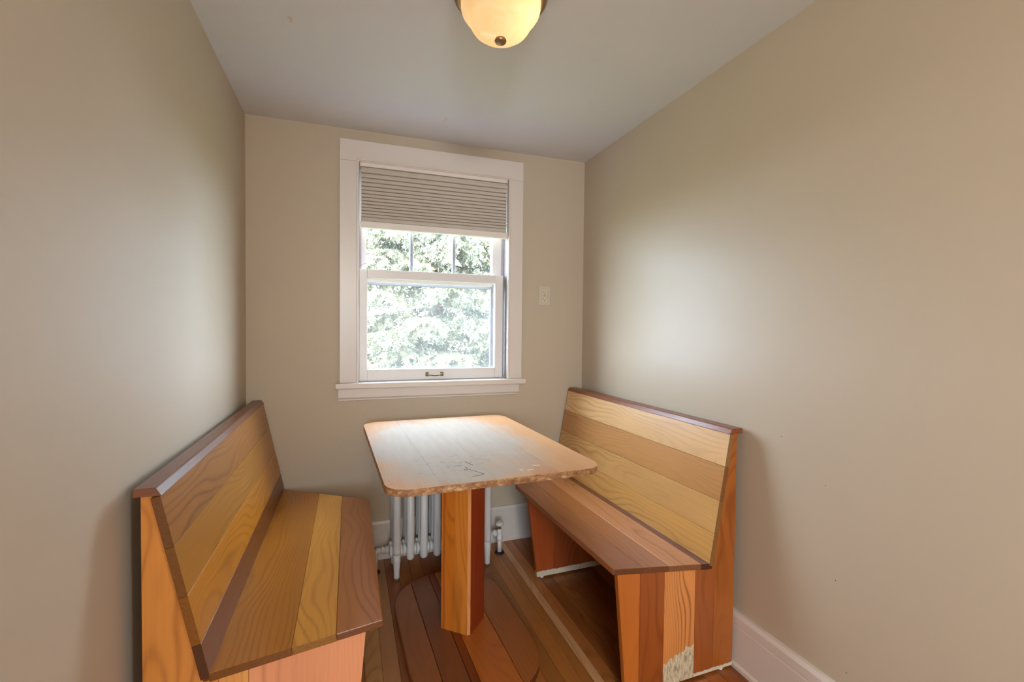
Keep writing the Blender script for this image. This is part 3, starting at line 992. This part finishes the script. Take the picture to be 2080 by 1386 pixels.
# ------------------------------------------------------------------ ceiling light
LX, LY = 0.930, -1.270
cl_ = empty('ceiling_light', (LX, LY, H))
tag(cl_, 'flush ceiling light with swirled amber glass bowl and bronze rim', 'ceiling light')
lathe('pan', [(0, H - 0.001), (0.122, H - 0.001), (0.136, H - 0.004), (0.144, H - 0.016), (0.146, H - 0.032), (0.144, H - 0.048), (0.136, H - 0.058), (0.128, H - 0.062), (0.123, H - 0.058), (0.123, H - 0.012), (0, H - 0.012)], (LX, LY, 0), M_NICKEL, cl_, 64)
lathe('glass_bowl', [(0.1205, H - 0.045), (0.1225, H - 0.062), (0.1225, H - 0.078), (0.119, H - 0.091), (0.111, H - 0.103), (0.102, H - 0.113), (0.0965, H - 0.121), (0.0920, H - 0.131), (0.083, H - 0.144), (0.067, H - 0.156), (0.046, H - 0.164), (0.022, H - 0.168), (0.0, H - 0.169)], (LX, LY, 0), M_LAMP, cl_, 64)
lathe('finial', [(0, H - 0.183), (0.008, H - 0.183), (0.0165, H - 0.179), (0.0185, H - 0.174), (0.016, H - 0.168), (0.0, H - 0.166)], (LX, LY, 0), M_NICKEL, cl_, 24)
for k, (dx, dy, e, rr) in enumerate(((0.042, -0.030, 0.30, 0.016), (-0.045, 0.025, 0.03, 0.016))):
    bd = bpy.data.lights.new('bulb', 'POINT')
    bd.energy = e; bd.shadow_soft_size = rr; bd.color = (1.0, 0.80, 0.52)
    bo_ = bpy.data.objects.new('bulb', bd)
    link(bo_, cl_, Matrix.Translation((LX + dx, LY + dy, H - 0.085)))

# ------------------------------------------------------------------ outside: lawn and spruce
lw = quadwall('lawn', [(-14, 16, 0.21, 26, -0.9, -0.7)], M_LAWN)
tree = empty('spruce_tree', (1.75, 4.4, -0.7))
tag(tree, 'sunlit blue-green spruce tree filling the view outside the window', 'tree')
tube('trunk', [(1.75, 4.4, -0.7), (1.77, 4.42, 1.5), (1.74, 4.4, 4.0), (1.75, 4.4, 6.6)], [0.19, 0.15, 0.09, 0.01], M_TRUNK, tree, 14)
rt = random.Random(11)
verts, faces = [], []


def needle_twig(p, d, L, n, nl):
    """a twig of short broad needles"""
    d = d.normalized()
    a = d.orthogonal().normalized(); b = d.cross(a)
    for k in range(n):
        tt = (k + rt.random()) / n
        ang = rt.random() * 2 * math.pi
        o = p + d * (L * tt) + Vector((0, 0, -0.25 * L * tt * tt))
        side = a * math.cos(ang) + b * math.sin(ang)
        nd = (side + d * rt.uniform(0.5, 0.9) + Vector((0, 0, 0.2))).normalized()
        wv = nd.cross(d)
        if wv.length < 1e-4: continue
        wv = wv.normalized() * rt.uniform(0.008, 0.014)
        q = o + nd * nl * rt.uniform(0.7, 1.0)
        i = len(verts)
        verts.extend((tuple(o - wv), tuple(o + wv), tuple(q)))
        faces.append((i, i + 1, i + 2))


zb = -0.2
while zb < 6.2:
    nb = 9 if zb < 4 else 6
    R = 2.15 * (1 - (zb + 0.5) / 7.4) ** 0.85
    off = rt.random() * 6.28
    for k in range(nb):
        ang = off + 2 * math.pi * k / nb + rt.uniform(-0.25, 0.25)
        if math.sin(ang) > 0.55: continue          # far side of the crown, out of sight from the house
        dr = Vector((math.cos(ang), math.sin(ang), 0))
        Rk = R * rt.uniform(0.82, 1.1)
        pts = []
        base = Vector((1.75, 4.4, zb + rt.uniform(-0.08, 0.08)))
        for j in range(9):
            tt = j / 8
            pts.append(base + dr * (Rk * tt) + Vector((0, 0, -0.32 * Rk * tt * (1 - 0.55 * tt))))
        tube('branch', pts, [0.028 * (1 - 0.85 * j / 8) for j in range(9)], M_TRUNK, tree, 6)
        visible = zb < 4.2
        nt = int((46 if visible else 12) * Rk / 1.6) + 4
        side = Vector((-dr.y, dr.x, 0))
        for m in range(nt):
            tt = 0.22 + 0.78 * (m + rt.random()) / nt
            f = tt * 8; j = min(7, int(f)); p = pts[j].lerp(pts[j + 1], f - j)
            sgn = 1 if m % 2 else -1
            L = (0.42 * (1.12 - tt) + 0.12) * rt.uniform(0.8, 1.2)
            d0 = (dr * rt.uniform(0.5, 0.9) + side * sgn * rt.uniform(0.5, 1.0) + Vector((0, 0, rt.uniform(-0.55, 0.05)))).normalized()
            needle_twig(p, d0, L, 34 if visible else 12, 0.055)
            for q in range(3 if visible else 1):
                pp = p + d0 * L * rt.uniform(0.25, 0.9)
                dd = (d0 + side * rt.uniform(-0.8, 0.8) + Vector((0, 0, rt.uniform(-0.9, 0.1)))).normalized()
                needle_twig(pp, dd, L * 0.55, 22 if visible else 8, 0.05)
    zb += 0.21
me = bpy.data.meshes.new('needles')
me.from_pydata(verts, [], faces)
me.materials.append(M_NEEDLE)
no = bpy.data.objects.new('needles', me)
no['kind'] = 'stuff'
link(no, tree)
print('needle tris', len(faces))
